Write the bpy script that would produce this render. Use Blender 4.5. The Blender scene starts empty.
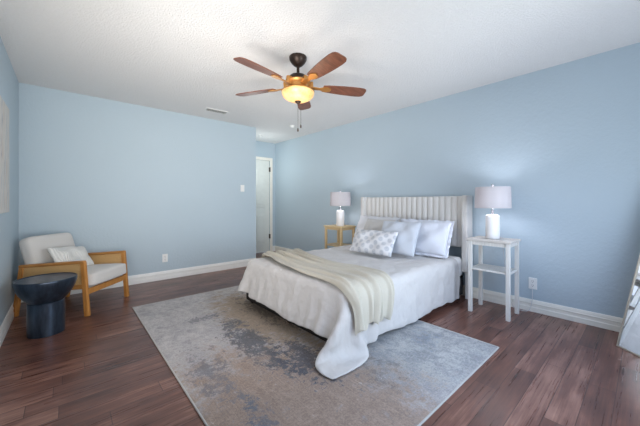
import bpy, bmesh, math, random
import numpy as np
from mathutils import Vector, Matrix
from mathutils.bvhtree import BVHTree
random.seed(4)
S = bpy.context.scene
COL = S.collection
PI = math.pi
R = math.radians

# ------------------------------------------------------------------ camera, world, lights, exposure
cd = bpy.data.cameras.new('camera')
cam = bpy.data.objects.new('camera', cd); COL.objects.link(cam)
cd.sensor_width = 36; cd.lens = 36 * 288 / 640; cd.shift_y = -11 / 640
cd.clip_start = .02
cam.location = (0, 0, 1.115); cam.rotation_euler = (R(90), 0, R(-41.4))
S.camera = cam

w = bpy.data.worlds.new('world'); S.world = w; w.use_nodes = True
bgn = w.node_tree.nodes['Background']
bgn.inputs[0].default_value = (.62, .78, 1, 1); bgn.inputs[1].default_value = 1.0

def area(name, loc, aim, sx, sy, power, col, spread=180):
    l = bpy.data.lights.new(name, 'AREA'); l.shape = 'RECTANGLE'; l.size = sx; l.size_y = sy
    l.energy = power; l.color = col; l.spread = R(spread)
    o = bpy.data.objects.new(name, l); COL.objects.link(o)
    o.location = loc
    o.rotation_euler = (Vector(aim) - Vector(loc)).to_track_quat('-Z', 'Y').to_euler()
    return o
# first two: daylight through the near glazed door; the other three are added fill
area('skylight_front', (1.75, -.56, 1.25), (2.0, .5, .0), 1.9, 1.7, 19, (.40, .60, 1), 120)
area('daylight_front', (1.95, -.56, 1.2), (.4, 4.4, 1.2), 1.5, 1.7, 15, (.95, 1, .95), 120)
area('ceiling_fill_front', (2.1, -.54, .8), (2.8, 1.1, 2.6), 1.3, 1.0, 25, (.80, .89, 1), 150)  # added fill, aimed up to brighten the ceiling
area('ceiling_fill_left', (-.34, 1.25, .8), (1.4, 4.6, 2.5), 1.9, .7, 26, (1, .92, .84), 150)  # added fill at the left wall, lifts the far ceiling
area('far_fill_left', (-.34, 1.25, 1.2), (1.9, 4.6, 2.6), 1.9, 1.2, 23, (1, .97, .92), 90)  # added fill towards the back wall and far ceiling

S.view_settings.view_transform = 'Standard'
S.view_settings.look = 'None'
S.view_settings.exposure = 0.14
S.view_settings.gamma = 1
S.view_settings.use_curve_mapping = False

# ------------------------------------------------------------------ materials
def lin(c):
    return tuple(((v / 255) / 12.92 if v / 255 <= .04045 else ((v / 255 + .055) / 1.055) ** 2.4) for v in c) + (1,)

class NT:
    def __init__(s, name):
        s.m = bpy.data.materials.new(name); s.m.use_nodes = True
        s.t = s.m.node_tree; s.n = s.t.nodes; s.l = s.t.links
        s.b = s.n['Principled BSDF']; s.out = s.n['Material Output']
    def node(s, typ, **kw):
        n = s.n.new(typ)
        for k, v in kw.items():
            if k.startswith('i_'):
                n.inputs[k[2:].replace('_', ' ')].default_value = v
            else:
                setattr(n, k, v)
        return n
    def link(s, a, b): s.l.new(a, b)
    def coord(s, scale=(1, 1, 1), rot=(0, 0, 0), loc=(0, 0, 0)):
        c = s.node('ShaderNodeTexCoord'); m = s.node('ShaderNodeMapping')
        m.inputs['Scale'].default_value = scale; m.inputs['Rotation'].default_value = rot
        m.inputs['Location'].default_value = loc
        s.link(c.outputs['Object'], m.inputs['Vector']); return m.outputs[0]
    def noise(s, vec, scale, detail=3, rough=.5):
        n = s.node('ShaderNodeTexNoise'); n.inputs['Scale'].default_value = scale
        n.inputs['Detail'].default_value = detail; n.inputs['Roughness'].default_value = rough
        s.link(vec, n.inputs['Vector']); return n.outputs['Fac']
    def ramp(s, fac, stops):
        r = s.node('ShaderNodeValToRGB'); e = r.color_ramp.elements
        while len(e) < len(stops): e.new(.5)
        for el, (p, c) in zip(e, stops):
            el.position = p; el.color = c
        s.link(fac, r.inputs[0]); return r.outputs[0]
    def mix(s, fac, a, b, mode='MIX'):
        m = s.node('ShaderNodeMix', data_type='RGBA', blend_type=mode)
        for sock, v in ((m.inputs[0], fac), (m.inputs[6], a), (m.inputs[7], b)):
            if hasattr(v, 'is_output'): s.link(v, sock)
            else: sock.default_value = v
        return m.outputs[2]
    def math(s, op, a, b=0.0, clamp=False):
        m = s.node('ShaderNodeMath', operation=op, use_clamp=clamp)
        for sock, v in ((m.inputs[0], a), (m.inputs[1], b)):
            if hasattr(v, 'is_output'): s.link(v, sock)
            else: sock.default_value = v
        return m.outputs[0]
    def bump(s, h, strength, dist=.01):
        b = s.node('ShaderNodeBump'); b.inputs['Strength'].default_value = strength
        b.inputs['Distance'].default_value = dist
        s.link(h, b.inputs['Height']); s.link(b.outputs[0], s.b.inputs['Normal'])
    def base(s, c):
        if hasattr(c, 'is_output'): s.link(c, s.b.inputs['Base Color'])
        else: s.b.inputs['Base Color'].default_value = c
    def set(s, rough=None, metal=None, spec=None):
        if rough is not None: s.b.inputs['Roughness'].default_value = rough
        if metal is not None: s.b.inputs['Metallic'].default_value = metal
        if spec is not None: s.b.inputs['Specular IOR Level'].default_value = spec

def simple(name, c, rough=.5, metal=0, spec=.5, bscale=None, bstr=.2, var=.06):
    t = NT(name); v = t.coord()
    n = t.noise(v, bscale or 12, 3)
    c0 = lin(c)
    t.base(t.mix(n, tuple(x * (1 - var) for x in c0[:3]) + (1,), tuple(min(1, x * (1 + var)) for x in c0[:3]) + (1,)))
    t.set(rough, metal, spec)
    if bscale: t.bump(n, bstr)
    return t.m

def wood(name, c1, c2, axis=0, rough=.4, scale=6):
    t = NT(name); sc = [14, 14, 14]; sc[axis] = 1.2
    v = t.coord(tuple(sc)); n = t.noise(v, scale, 5, .6)
    t.base(t.ramp(n, [(.3, lin(c1)), (.7, lin(c2))])); t.set(rough)
    t.bump(n, .05, .003)
    return t.m

def fabric(name, c, rough=.9, scale=420, bstr=.25, var=.08, wr=None, drop=0):
    t = NT(name); v = t.coord()
    n = t.noise(v, scale, 2)
    n2 = t.noise(v, 5, 3)
    c0 = lin(c)
    a = t.mix(n, tuple(x * (1 - var) for x in c0[:3]) + (1,), tuple(min(1, x * (1 + var)) for x in c0[:3]) + (1,))
    t.base(a); t.set(rough, spec=.15)
    t.b.inputs['Sheen Weight'].default_value = .15
    h = n
    if wr:
        w2 = t.noise(v, wr[0], 4, .6)
        h = t.math('ADD', t.math('MULTIPLY', n, .12), t.math('MULTIPLY', w2, wr[1]))
        if drop: h = t.math('ADD', h, t.math('MULTIPLY', t.noise(t.coord((1, 1, .16)), 26, 3, .6), drop))
    t.bump(h, bstr, .01)
    return t.m

def m_wall():
    t = NT('blue_wall_paint'); v = t.coord()
    n = t.noise(v, 38, 4, .55); r = t.ramp(n, [(.42, (0, 0, 0, 1)), (.62, (1, 1, 1, 1))])
    n2 = t.noise(v, 1.5, 3)
    t.base(t.mix(n2, lin((182, 198, 208)), lin((187, 202, 212)))); t.set(.55, spec=.35)
    t.bump(r, .13, .006); return t.m
def m_ceiling():
    t = NT('textured_white_ceiling'); v = t.coord()
    n = t.noise(v, 70, 4, .7); r = t.ramp(n, [(.4, (0, 0, 0, 1)), (.65, (1, 1, 1, 1))])
    t.base(t.mix(n, lin((232, 231, 230)), lin((244, 243, 242)))); t.set(.9, spec=.1)
    t.bump(r, .55, .012); return t.m
def m_floor():
    t = NT('dark_plank_floor'); v0 = t.coord()
    sp = t.node('ShaderNodeSeparateXYZ'); t.link(v0, sp.inputs[0])
    row = t.math('FLOOR', t.math('DIVIDE', sp.outputs[1], .118))
    wn = t.node('ShaderNodeTexWhiteNoise', noise_dimensions='1D'); t.link(row, wn.inputs['W'])
    cx = t.node('ShaderNodeCombineXYZ'); t.link(t.math('ADD', sp.outputs[0], t.math('MULTIPLY', wn.outputs[0], 7.0)), cx.inputs[0])
    t.link(sp.outputs[1], cx.inputs[1]); t.link(t.math('MULTIPLY', row, 3.7), cx.inputs[2]); v = cx.outputs[0]
    def vec(sc):
        m = t.node('ShaderNodeMapping'); m.inputs['Scale'].default_value = sc; t.link(v, m.inputs['Vector']); return m.outputs[0]
    fl = t.node('ShaderNodeCombineXYZ'); t.link(cx.inputs[0].links[0].from_socket, fl.inputs[0]); t.link(sp.outputs[1], fl.inputs[1])
    br = t.node('ShaderNodeTexBrick'); t.link(fl.outputs[0], br.inputs['Vector'])
    br.offset = 0; br.offset_frequency = 2
    br.inputs['Scale'].default_value = 1; br.inputs['Brick Width'].default_value = 1.15
    br.inputs['Row Height'].default_value = .118; br.inputs['Mortar Size'].default_value = .0014
    br.inputs['Bias'].default_value = 0
    br.inputs['Color1'].default_value = (0, 0, 0, 1); br.inputs['Color2'].default_value = (1, 1, 1, 1)
    br.inputs['Mortar'].default_value = (.3, .3, .3, 1)
    g = t.noise(vec((.7, 20, 1)), 3.2, 4, .6)
    g2 = t.noise(vec((1.2, 60, 1)), 4, 3, .6)
    patch = t.noise(vec((1.8, 6, 1)), 1.6, 4, .55)
    shade = t.math('ADD', t.math('MULTIPLY', br.outputs['Color'], .11), t.math('MULTIPLY', g, .30))
    shade = t.math('ADD', shade, t.math('MULTIPLY', patch, .4)); shade = t.math('ADD', shade, t.math('MULTIPLY', g2, .10))
    c = t.ramp(shade, [(.28, lin((60, 36, 30))), (.475, lin((114, 76, 64))), (.70, lin((186, 142, 124)))])
    c = t.mix(br.outputs['Fac'], c, lin((44, 26, 22)))
    t.base(c); t.set(.36, spec=.5)
    h = t.math('SUBTRACT', t.math('MULTIPLY', t.math('ADD', g, g2), .3), br.outputs['Fac'])
    t.bump(h, .06, .004)
    rr = t.math('ADD', t.math('MULTIPLY', g, .2), .2); t.link(rr, t.b.inputs['Roughness'])
    return t.m
def m_rug():
    # abstract distressed rug; object coordinates are metres from the rug's own centre
    t = NT('distressed_abstract_rug')
    v = t.coord()
    sp = t.node('ShaderNodeSeparateXYZ'); t.link(v, sp.inputs[0])
    x, y = sp.outputs[0], sp.outputs[1]
    big = t.noise(v, 2.1, 4, .6)
    streak = t.noise(t.coord((9, 1.6, 1)), 4, 6, .7)
    streakx = t.noise(t.coord((2.2, 8, 1)), 4, 6, .7)
    fine = t.noise(v, 22, 6, .75)
    line = t.noise(t.coord((60, 1.2, 1)), 3, 3, .6)
    mid = t.noise(v, 7, 5, .7)
    def blob(cx, cy, rx, ry, soft=.55):
        a = t.math('DIVIDE', t.math('SUBTRACT', x, cx), rx); b = t.math('DIVIDE', t.math('SUBTRACT', y, cy), ry)
        d = t.math('SQRT', t.math('ADD', t.math('MULTIPLY', a, a), t.math('MULTIPLY', b, b)))
        return t.math('SUBTRACT', 1.0, d)      # 1 in the middle, 0 on the rim
    def mask(field, noises, lo, hi):
        s = field
        for n, k in noises: s = t.math('ADD', s, t.math('MULTIPLY', t.math('SUBTRACT', n, .5), k))
        m = t.node('ShaderNodeMapRange'); m.inputs[1].default_value = lo; m.inputs[2].default_value = hi
        m.interpolation_type = 'SMOOTHSTEP'
        t.link(s, m.inputs[0]); return m.outputs[0]
    grit = t.noise(v, 55, 5, .8)
    dist = t.noise(t.coord((1.4, 1, 1)), 5, 6, .75)
    c = t.mix(mask(dist, [(grit, .7)], .25, .75), lin((158, 155, 158)), lin((194, 189, 187)))
    lb = mask(blob(.75, -.8, 1.3, 1.2), [(mid, 1.2), (fine, .9)], .0, .55)
    c = t.mix(t.math('MULTIPLY', lb, .9), c, t.mix(mask(mid, [(grit, .8)], .3, .7), lin((136, 140, 144)), lin((182, 182, 181))))
    brown = mask(blob(-.58, -1.0, .85, 1.15), [(mid, 1.3), (fine, 1.2), (grit, .8)], -.05, .5)
    c = t.mix(t.math('MULTIPLY', brown, .82), c, t.mix(t.math('ADD', t.math('MULTIPLY', line, .5), t.math('MULTIPLY', grit, .5)), lin((88, 70, 60)), lin((188, 164, 146))))
    tan = mask(blob(-.10, .35, .45, 1.2), [(streakx, 1.3), (mid, 1.1)], .1, .6)
    c = t.mix(t.math('MULTIPLY', tan, .8), c, t.mix(t.math('ADD', t.math('MULTIPLY', streakx, .5), t.math('MULTIPLY', grit, .5)), lin((92, 76, 60)), lin((188, 168, 144))))
    def slate(field, lo, hi, k, c0, c1):
        nonlocal c
        m_ = mask(field, [(dist, 2.2), (fine, 2.0), (grit, 1.8)], lo, hi)
        c = t.mix(t.math('MULTIPLY', m_, k), c, t.mix(grit, lin(c0), lin(c1)))
    slate(blob(-.40, -.10, .26, 1.05), .42, .72, .85, (40, 44, 54), (120, 122, 128))
    slate(blob(-.22, -.55, .30, .55), .40, .70, .85, (40, 44, 54), (112, 114, 122))
    slate(blob(.02, .45, .30, 1.05), .50, .85, .78, (50, 47, 48), (112, 104, 98))
    slate(blob(-.80, -.30, .26, .9), .58, .90, .7, (66, 72, 86), (132, 134, 142))
    slate(blob(-.50, .62, .55, .22), .72, .95, .7, (76, 80, 90), (126, 128, 134))
    slate(blob(-.72, -.85, .26, .4), .72, .98, .7, (62, 74, 92), (118, 124, 134))
    slate(blob(.05, -1.0, .5, .5), .72, 1.1, .6, (66, 70, 76), (128, 128, 130))
    slate(blob(.62, -.95, .6, .45), .80, 1.15, .6, (92, 110, 132), (142, 152, 162))
    wear = mask(grit, [(streak, 1.2), (fine, 1.0)], .66, .9)
    c = t.mix(t.math('MULTIPLY', wear, .4), c, lin((184, 180, 178)))
    ln = mask(line, [(streak, .5)], .64, .78)
    c = t.mix(t.math('MULTIPLY', t.math('MULTIPLY', ln, brown), .6), c, lin((196, 182, 168)))
    c = t.mix(.55, c, t.mix(mask(t.noise(v, 90, 4, .8), [(fine, .8)], .3, .7), (.45, .45, .45, 1), (1, 1, 1, 1)), 'MULTIPLY')
    c = t.mix(1.0, c, (1.17, 1.16, 1.15, 1), 'MULTIPLY')
    t.base(c); t.set(.95, spec=.05)
    t.bump(t.math('ADD', fine, t.math('MULTIPLY', line, .5)), .3, .006)
    return t.m
def m_cane():
    t = NT('woven_cane'); v = t.coord()
    ck = t.node('ShaderNodeTexChecker'); ck.inputs['Scale'].default_value = 130; t.link(v, ck.inputs[0])
    ck.inputs[1].default_value = lin((222, 182, 126)); ck.inputs[2].default_value = lin((186, 142, 88))
    t.base(ck.outputs[0]); t.set(.6); t.bump(ck.outputs[1], .4, .003); return t.m
def m_pattern_pillow():
    t = NT('medallion_print_fabric'); v = t.coord()
    sp = t.node('ShaderNodeSeparateXYZ'); t.link(v, sp.inputs[0])
    def cell(a, s):
        f = t.math('FRACT', t.math('ADD', t.math('MULTIPLY', a, s), 10.25)); return t.math('SUBTRACT', f, .5)
    def dots(ox):
        xx = cell(t.math('ADD', sp.outputs[0], ox), 10.0); yy = cell(t.math('ADD', sp.outputs[1], ox), 10.0)
        return t.math('SQRT', t.math('ADD', t.math('MULTIPLY', xx, xx), t.math('MULTIPLY', yy, yy)))
    d = t.math('MINIMUM', dots(0), dots(.05))
    ring = t.math('SINE', t.math('MULTIPLY', d, 46))
    inside = t.math('LESS_THAN', d, .26)
    n = t.noise(v, 60, 3)
    f = t.math('MULTIPLY', inside, t.math('ADD', t.math('MULTIPLY', ring, .3), t.math('MULTIPLY', n, 1.2)), clamp=True)
    t.base(t.mix(f, lin((212, 213, 216)), lin((168, 173, 182)))); t.set(.9, spec=.15)
    t.bump(t.noise(v, 300, 2), .2, .004); return t.m
def m_stripe_pillow():
    t = NT('striped_white_weave'); v = t.coord()
    wv = t.node('ShaderNodeTexWave'); wv.bands_direction = 'X'; wv.inputs['Scale'].default_value = 14
    wv.inputs['Distortion'].default_value = 1.0
    t.link(v, wv.inputs[0])
    n = t.noise(v, 80, 3)
    f = t.math('MULTIPLY', wv.outputs[1], n, clamp=True)
    t.base(t.mix(f, lin((232, 230, 226)), lin((190, 188, 184)))); t.set(.95, spec=.1)
    t.bump(f, .6, .01); return t.m
def m_art():
    t = NT('abstract_canvas_paint'); v = t.coord()
    a = t.noise(t.coord((1, 5, 1.0)), 3, 6, .7); b = t.noise(t.coord((1, 9, 1.4)), 2.2, 5, .7)
    c = t.ramp(a, [(.3, lin((176, 184, 190))), (.5, lin((214, 212, 208))), (.7, lin((196, 182, 172)))])
    k = t.ramp(b, [(.58, (0, 0, 0, 1)), (.72, (1, 1, 1, 1))])
    t.base(t.mix(k, c, lin((118, 128, 152)))); t.set(.8); return t.m
def m_shade():
    t = NT('white_linen_shade'); t.n.remove(t.b)
    d = t.node('ShaderNodeBsdfDiffuse'); d.inputs[0].default_value = lin((204, 201, 203))
    tr = t.node('ShaderNodeBsdfTranslucent'); tr.inputs[0].default_value = lin((204, 200, 202))
    mx = t.node('ShaderNodeMixShader'); mx.inputs[0].default_value = .30
    n = t.noise(t.coord((1, 1, 1)), 200, 2)
    b = t.node('ShaderNodeBump'); b.inputs['Strength'].default_value = .15; b.inputs['Distance'].default_value = .003
    t.link(n, b.inputs['Height']); t.link(b.outputs[0], d.inputs['Normal'])
    t.link(d.outputs[0], mx.inputs[1]); t.link(tr.outputs[0], mx.inputs[2]); t.link(mx.outputs[0], t.out.inputs[0])
    return t.m
def m_bowl():
    t = NT('amber_scavo_glass'); v = t.coord()
    n = t.noise(v, 14, 4, .65)
    c = t.ramp(n, [(.3, lin((228, 164, 96))), (.7, lin((248, 208, 148)))])
    t.base(c); t.set(.35)
    t.link(c, t.b.inputs['Emission Color']); t.b.inputs['Emission Strength'].default_value = .32
    return t.m
def m_glass():
    t = NT('window_glass'); t.n.remove(t.b)
    a = t.node('ShaderNodeBsdfTransparent'); g = t.node('ShaderNodeBsdfGlossy'); g.inputs['Roughness'].default_value = 0
    f = t.node('ShaderNodeFresnel'); m = t.node('ShaderNodeMixShader')
    t.link(f.outputs[0], m.inputs[0]); t.link(a.outputs[0], m.inputs[1]); t.link(g.outputs[0], m.inputs[2])
    t.link(m.outputs[0], t.out.inputs[0]); return t.m
def m_tablemetal():
    t = NT('blue_black_burnished_metal'); v = t.coord()
    n = t.noise(t.coord((6, 6, 1.5)), 3, 5, .6)
    t.base(t.ramp(n, [(.3, lin((32, 40, 52))), (.7, lin((64, 77, 94)))]))
    t.set(.28, .6); return t.m

M = dict(
    wall=m_wall(), ceiling=m_ceiling(), floor=m_floor(), rug=m_rug(), cane=m_cane(),
    trim=simple('white_trim_paint', (240, 239, 236), .4), cream_trim=simple('cream_trim_paint', (242, 238, 228), .4),
    door=simple('door_paint', (226, 228, 222), .4),
    duvet=fabric('white_duvet_cotton', (197, 194, 192), wr=(7, 1.4), drop=1.0, bstr=.55, var=.02),
    throw=fabric('cream_knit_throw', (192, 186, 172), scale=260, bstr=.4, var=.09),
    velvet=fabric('ivory_velvet', (218, 216, 213), scale=300, bstr=.1, var=.03),
    white_pillow=fabric('white_pillow_cotton', (216, 217, 221), wr=(8, 1.2), bstr=.6, var=.02),
    blue_pillow=fabric('pale_blue_grey_linen', (194, 199, 207), wr=(10, 1.0), bstr=.6, var=.04),
    beige_pillow=fabric('pale_greige_linen', (196, 194, 192), wr=(10, 1.0), bstr=.6, var=.04),
    sham=fabric('crisp_white_sham_cotton', (214, 217, 226), wr=(8, 1.2), bstr=.7, var=.02),
    pattern=m_pattern_pillow(), stripe=m_stripe_pillow(), art=m_art(),
    bedmetal=simple('black_bed_metal', (22, 20, 22), .5, .3),
    mattress=fabric('white_mattress_ticking', (225, 225, 226)),
    whitewood=wood('whitewashed_wood', (206, 203, 196), (228, 225, 220), 2, .5),
    whitewood_top=wood('whitewashed_top', (186, 178, 170), (216, 210, 204), 1, .45),
    tanwood=wood('blond_wood', (196, 168, 122), (222, 196, 152), 2, .45),
    tanwood_top=wood('blond_wood_top', (204, 176, 128), (228, 204, 162), 1, .45),
    oak=wood('golden_oak', (168, 108, 48), (204, 146, 78), 2, .4),
    oak_arm=wood('golden_oak_arm', (160, 104, 48), (196, 140, 76), 1, .4),
    chairfab=fabric('light_grey_upholstery', (214, 210, 206), scale=350, bstr=.3),
    ceramic=simple('white_ceramic', (236, 234, 233), .3), shade=m_shade(),
    chrome=simple('brushed_chrome', (190, 190, 192), .2, 1), plastic=simple('white_plastic', (236, 236, 234), .4),
    slot=simple('outlet_slot', (60, 60, 62), .5), bronze=simple('dark_bronze', (52, 40, 34), .4, .6),
    gold=simple('brushed_antique_brass', (190, 138, 78), .35, .7),
    blade=wood('walnut_blade', (88, 52, 38), (132, 82, 60), 0, .4, 4),
    bowl=m_bowl(), glass=m_glass(), table=m_tablemetal(),
    mirror=None, mframe=simple('champagne_mirror_frame', (196, 186, 170), .35, .5),
    mback=simple('black_mirror_backing', (20, 20, 22), .6), hinge=simple('aged_bronze_hinge', (84, 76, 66), .4, .7),
    binding=fabric('rug_binding', (184, 181, 177)),
    lawn=simple('lawn', (110, 130, 80), .9), vent_dark=simple('vent_shadow_gap', (120, 118, 116), .7),
    cord=simple('clear_white_cord', (214, 214, 214), .4),
    insul=fabric('wall_art_edge', (206, 200, 192)),
)
_t = NT('silvered_mirror'); _t.base((.93, .94, .94, 1)); _t.set(.015, 1); M['mirror'] = _t.m

# ------------------------------------------------------------------ mesh helpers
class MB:
    def __init__(s): s.bm = bmesh.new()
    def _merge(s, b, mat=None):
        if mat is not None: bmesh.ops.transform(b, matrix=mat, verts=b.verts)
        me = bpy.data.meshes.new('tmp'); b.to_mesh(me); b.free()
        s.bm.from_mesh(me); bpy.data.meshes.remove(me)
    def box(s, lo, hi, bev=0, seg=2, mat=None):
        b = bmesh.new(); bmesh.ops.create_cube(b, size=1)
        for v in b.verts:
            v.co = Vector([lo[i] + (v.co[i] + .5) * (hi[i] - lo[i]) for i in range(3)])
        if bev: bmesh.ops.bevel(b, geom=list(b.edges), offset=bev, segments=seg, affect='EDGES', profile=.5)
        s._merge(b, mat); return s
    def hexa(s, pts, bev=0, seg=2):      # 8 corners: bottom 4 ccw, top 4 ccw
        b = bmesh.new(); v = [b.verts.new(p) for p in pts]
        for f in ((3, 2, 1, 0), (4, 5, 6, 7), (0, 1, 5, 4), (1, 2, 6, 5), (2, 3, 7, 6), (3, 0, 4, 7)):
            b.faces.new([v[i] for i in f])
        bmesh.ops.recalc_face_normals(b, faces=b.faces)
        if bev: bmesh.ops.bevel(b, geom=list(b.edges), offset=bev, segments=seg, affect='EDGES', profile=.5)
        s._merge(b); return s
    def lathe(s, prof, n=32, c=(0, 0), cap=True, mat=None):
        b = bmesh.new(); rings = []
        for r, z in prof:
            if r < 1e-6: rings.append([b.verts.new((c[0], c[1], z))])
            else: rings.append([b.verts.new((c[0] + r * math.cos(2 * PI * k / n), c[1] + r * math.sin(2 * PI * k / n), z)) for k in range(n)])
        for a, d in zip(rings, rings[1:]):
            for k in range(n):
                k2 = (k + 1) % n
                if len(a) == 1: b.faces.new((a[0], d[k], d[k2]))
                elif len(d) == 1: b.faces.new((a[k], d[0], a[k2]))
                else: b.faces.new((a[k], d[k], d[k2], a[k2]))
        if cap:
            for rg in (rings[0], rings[-1]):
                if len(rg) > 2: b.faces.new(rg)
        bmesh.ops.recalc_face_normals(b, faces=b.faces)
        s._merge(b, mat); return s
    def tube(s, pts, r, n=8):
        b = bmesh.new(); pts = [Vector(p) for p in pts]; prev = None
        for i, p in enumerate(pts):
            d = (pts[min(i + 1, len(pts) - 1)] - pts[max(i - 1, 0)]).normalized()
            up = Vector((0, 0, 1)) if abs(d.z) < .95 else Vector((1, 0, 0))
            a = d.cross(up).normalized(); c = d.cross(a)
            ring = [b.verts.new(p + r * (math.cos(2 * PI * k / n) * a + math.sin(2 * PI * k / n) * c)) for k in range(n)]
            if prev:
                for k in range(n): b.faces.new((prev[k], prev[(k + 1) % n], ring[(k + 1) % n], ring[k]))
            else: b.faces.new(ring[::-1])
            prev = ring
        b.faces.new(prev); bmesh.ops.recalc_face_normals(b, faces=b.faces)
        s._merge(b); return s
    def prism(s, poly, lo, hi, axis='z', bev=0, mat=None):     # polygon extruded along an axis
        b = bmesh.new()
        def P(u, v, h): return {'z': (u, v, h), 'x': (h, u, v), 'y': (u, h, v)}[axis]
        A = [b.verts.new(P(u, v, lo)) for u, v in poly]; B = [b.verts.new(P(u, v, hi)) for u, v in poly]
        n = len(poly); b.faces.new(A[::-1]); b.faces.new(B)
        for k in range(n): b.faces.new((A[k], A[(k + 1) % n], B[(k + 1) % n], B[k]))
        bmesh.ops.recalc_face_normals(b, faces=b.faces)
        if bev:
            es = [e for e in b.edges if len(e.link_faces) == 2]
            bmesh.ops.bevel(b, geom=es, offset=bev, segments=2, affect='EDGES', profile=.5)
        s._merge(b, mat); return s
    def grid(s, V, wrap=False):            # V: (n,m,3) array
        n, m = V.shape[:2]; b = bmesh.new()
        v = [[b.verts.new(V[i, j]) for j in range(m)] for i in range(n)]
        for i in range(n - 1):
            for j in range(m - (0 if wrap else 1)):
                b.faces.new((v[i][j], v[i + 1][j], v[i + 1][(j + 1) % m], v[i][(j + 1) % m]))
        s._merge(b); return s
    def build(s, name, mat, parent=None, smooth=False, angle=None):
        me = bpy.data.meshes.new(name); s.bm.to_mesh(me); s.bm.free()
        me.materials.append(mat)
        if smooth:
            me.shade_smooth()
            if angle: me.set_sharp_from_angle(angle=R(angle))
        o = bpy.data.objects.new(name, me); COL.objects.link(o)
        if parent: o.parent = parent
        return o

def tag(o, label, cat, group=None):
    o['label'] = label; o['category'] = cat
    if group: o['group'] = group
    return o
def thing(name, label, cat, loc=(0, 0, 0), rz=0, group=None):
    o = bpy.data.objects.new(name, None); COL.objects.link(o)
    o.location = loc; o.rotation_euler = (0, 0, rz); o.empty_display_size = .1
    return tag(o, label, cat, group)
def struct(name, mb, mat, parent=None, smooth=False):
    o = mb.build(name, mat, parent, smooth)
    if parent is None: o['kind'] = 'structure'
    return o
def copy_tree(o, parent=None):
    c = o.copy(); COL.objects.link(c); c.parent = parent
    for ch in [x for x in KIDS.get(o, [])]: copy_tree(ch, c)
    return c
KIDS = {}
def index_kids():
    KIDS.clear()
    for o in COL.objects:
        if o.parent: KIDS.setdefault(o.parent, []).append(o)

# ------------------------------------------------------------------ room
XL, XR, YN, YB, YH, XC, H = -.394, 3.57, -.62, 4.6, 5.59, 2.536, 2.44
T = .12
struct('floor', MB().box((XL - T, YN - T, -.1), (XR + T, YH + T, 0)), M['floor'])
struct('ceiling', MB().box((XL - T, YN - T, H), (XR + T, YH + T, H + .1)), M['ceiling'])
struct('wall_right', MB().box((XR, YN - T, 0), (XR + T, YH + T, H)), M['wall'])
struct('wall_back', MB().box((XL - T, YB, 0), (XC, YH, H)), M['wall'])                      # the block beside the entry
# entry wall with the door opening
DX0, DX1, DH = 2.615, 3.43, 2.04
wm = MB().box((XC, YH, 0), (DX0, YH + T, H)).box((DX1, YH, 0), (XR, YH + T, H)).box((DX0, YH, DH), (DX1, YH + T, H))
struct('wall_entry', wm, M['wall'])
# left wall with the opening of an added, unseen window, near wall with a glazed door opening
LW = (.25, 2.25, .4, 2.05)
wm = MB().box((XL - T, YN - T, 0), (XL, LW[0], H)).box((XL - T, LW[1], 0), (XL, YB, H))
wm.box((XL - T, LW[0], 0), (XL, LW[1], LW[2])).box((XL - T, LW[0], LW[3]), (XL, LW[1], H))
struct('wall_left', wm, M['wall'])
NW = (.75, 2.75, .1, 2.1)
wm = MB().box((XL, YN - T, 0), (NW[0], YN, H)).box((NW[1], YN - T, 0), (XR, YN, H))
wm.box((NW[0], YN - T, 0), (NW[1], YN, NW[2])).box((NW[0], YN - T, NW[3]), (NW[1], YN, H))
struct('wall_front', wm, M['wall'])
def window_y(name, x0, x1, z0, z1, y):
    m = MB(); f = .05
    m.box((x0, y - .06, z0), (x0 + f, y, z1)).box((x1 - f, y - .06, z0), (x1, y, z1))
    m.box((x0, y - .06, z0), (x1, y, z0 + f)).box((x0, y - .06, z1 - f), (x1, y, z1))
    m.box(((x0 + x1) / 2 - f / 2, y - .06, z0), ((x0 + x1) / 2 + f / 2, y, z1))
    o = struct(name, m, M['trim'])
    MB().box((x0 + f, y - .035, z0 + f), (x1 - f, y - .03, z1 - f)).build('window_pane', M['glass'], o)
window_y('window_1', NW[0], NW[1], NW[2], NW[3], YN - .03)
m = MB(); f = .05; x = XL - .03
m.box((x - .06, LW[0], LW[2]), (x, LW[0] + f, LW[3])).box((x - .06, LW[1] - f, LW[2]), (x, LW[1], LW[3]))
m.box((x - .06, LW[0], LW[2]), (x, LW[1], LW[2] + f)).box((x - .06, LW[0], LW[3] - f), (x, LW[1], LW[3]))
m.box((x - .06, LW[0], 1.37), (x, LW[1], 1.42))
wo = struct('added_window', m, M['trim'])  # unseen window, added to carry the left fill lamps
MB().box((x - .035, LW[0] + f, LW[2] + f), (x - .03, LW[1] - f, LW[3] - f)).build('window_pane', M['glass'], wo)

# baseboards: moulded profile (thickness outwards, height)
PROF = [(0, 0), (.016, 0), (.016, .045), (.0125, .05), (.0125, .078), (.0155, .084), (.0125, .09), (.010, .104), (.006, .116), (.003, .122), (0, .122)]
def baseboard(name, axis, wall, sign, a, b, mat='trim'):
    poly = [(wall + sign * t, z) for t, z in PROF]
    m = MB()
    if axis == 'x': m.prism(poly, a, b, 'x')       # poly in (y,z)
    else: m.prism(poly, a, b, 'y')                 # poly in (x,z)
    struct(name, m, M[mat])
baseboard('baseboard_back', 'x', YB, -1, XL, XC)
baseboard('baseboard_right', 'y', XR, -1, YN, YH, 'cream_trim')
baseboard('baseboard_left', 'y', XL, 1, YN, YB)
baseboard('baseboard_entry', 'x', YH, -1, DX1 + .06, XR - .017)
baseboard('baseboard_side', 'y', XC, 1, YB, YH)

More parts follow.
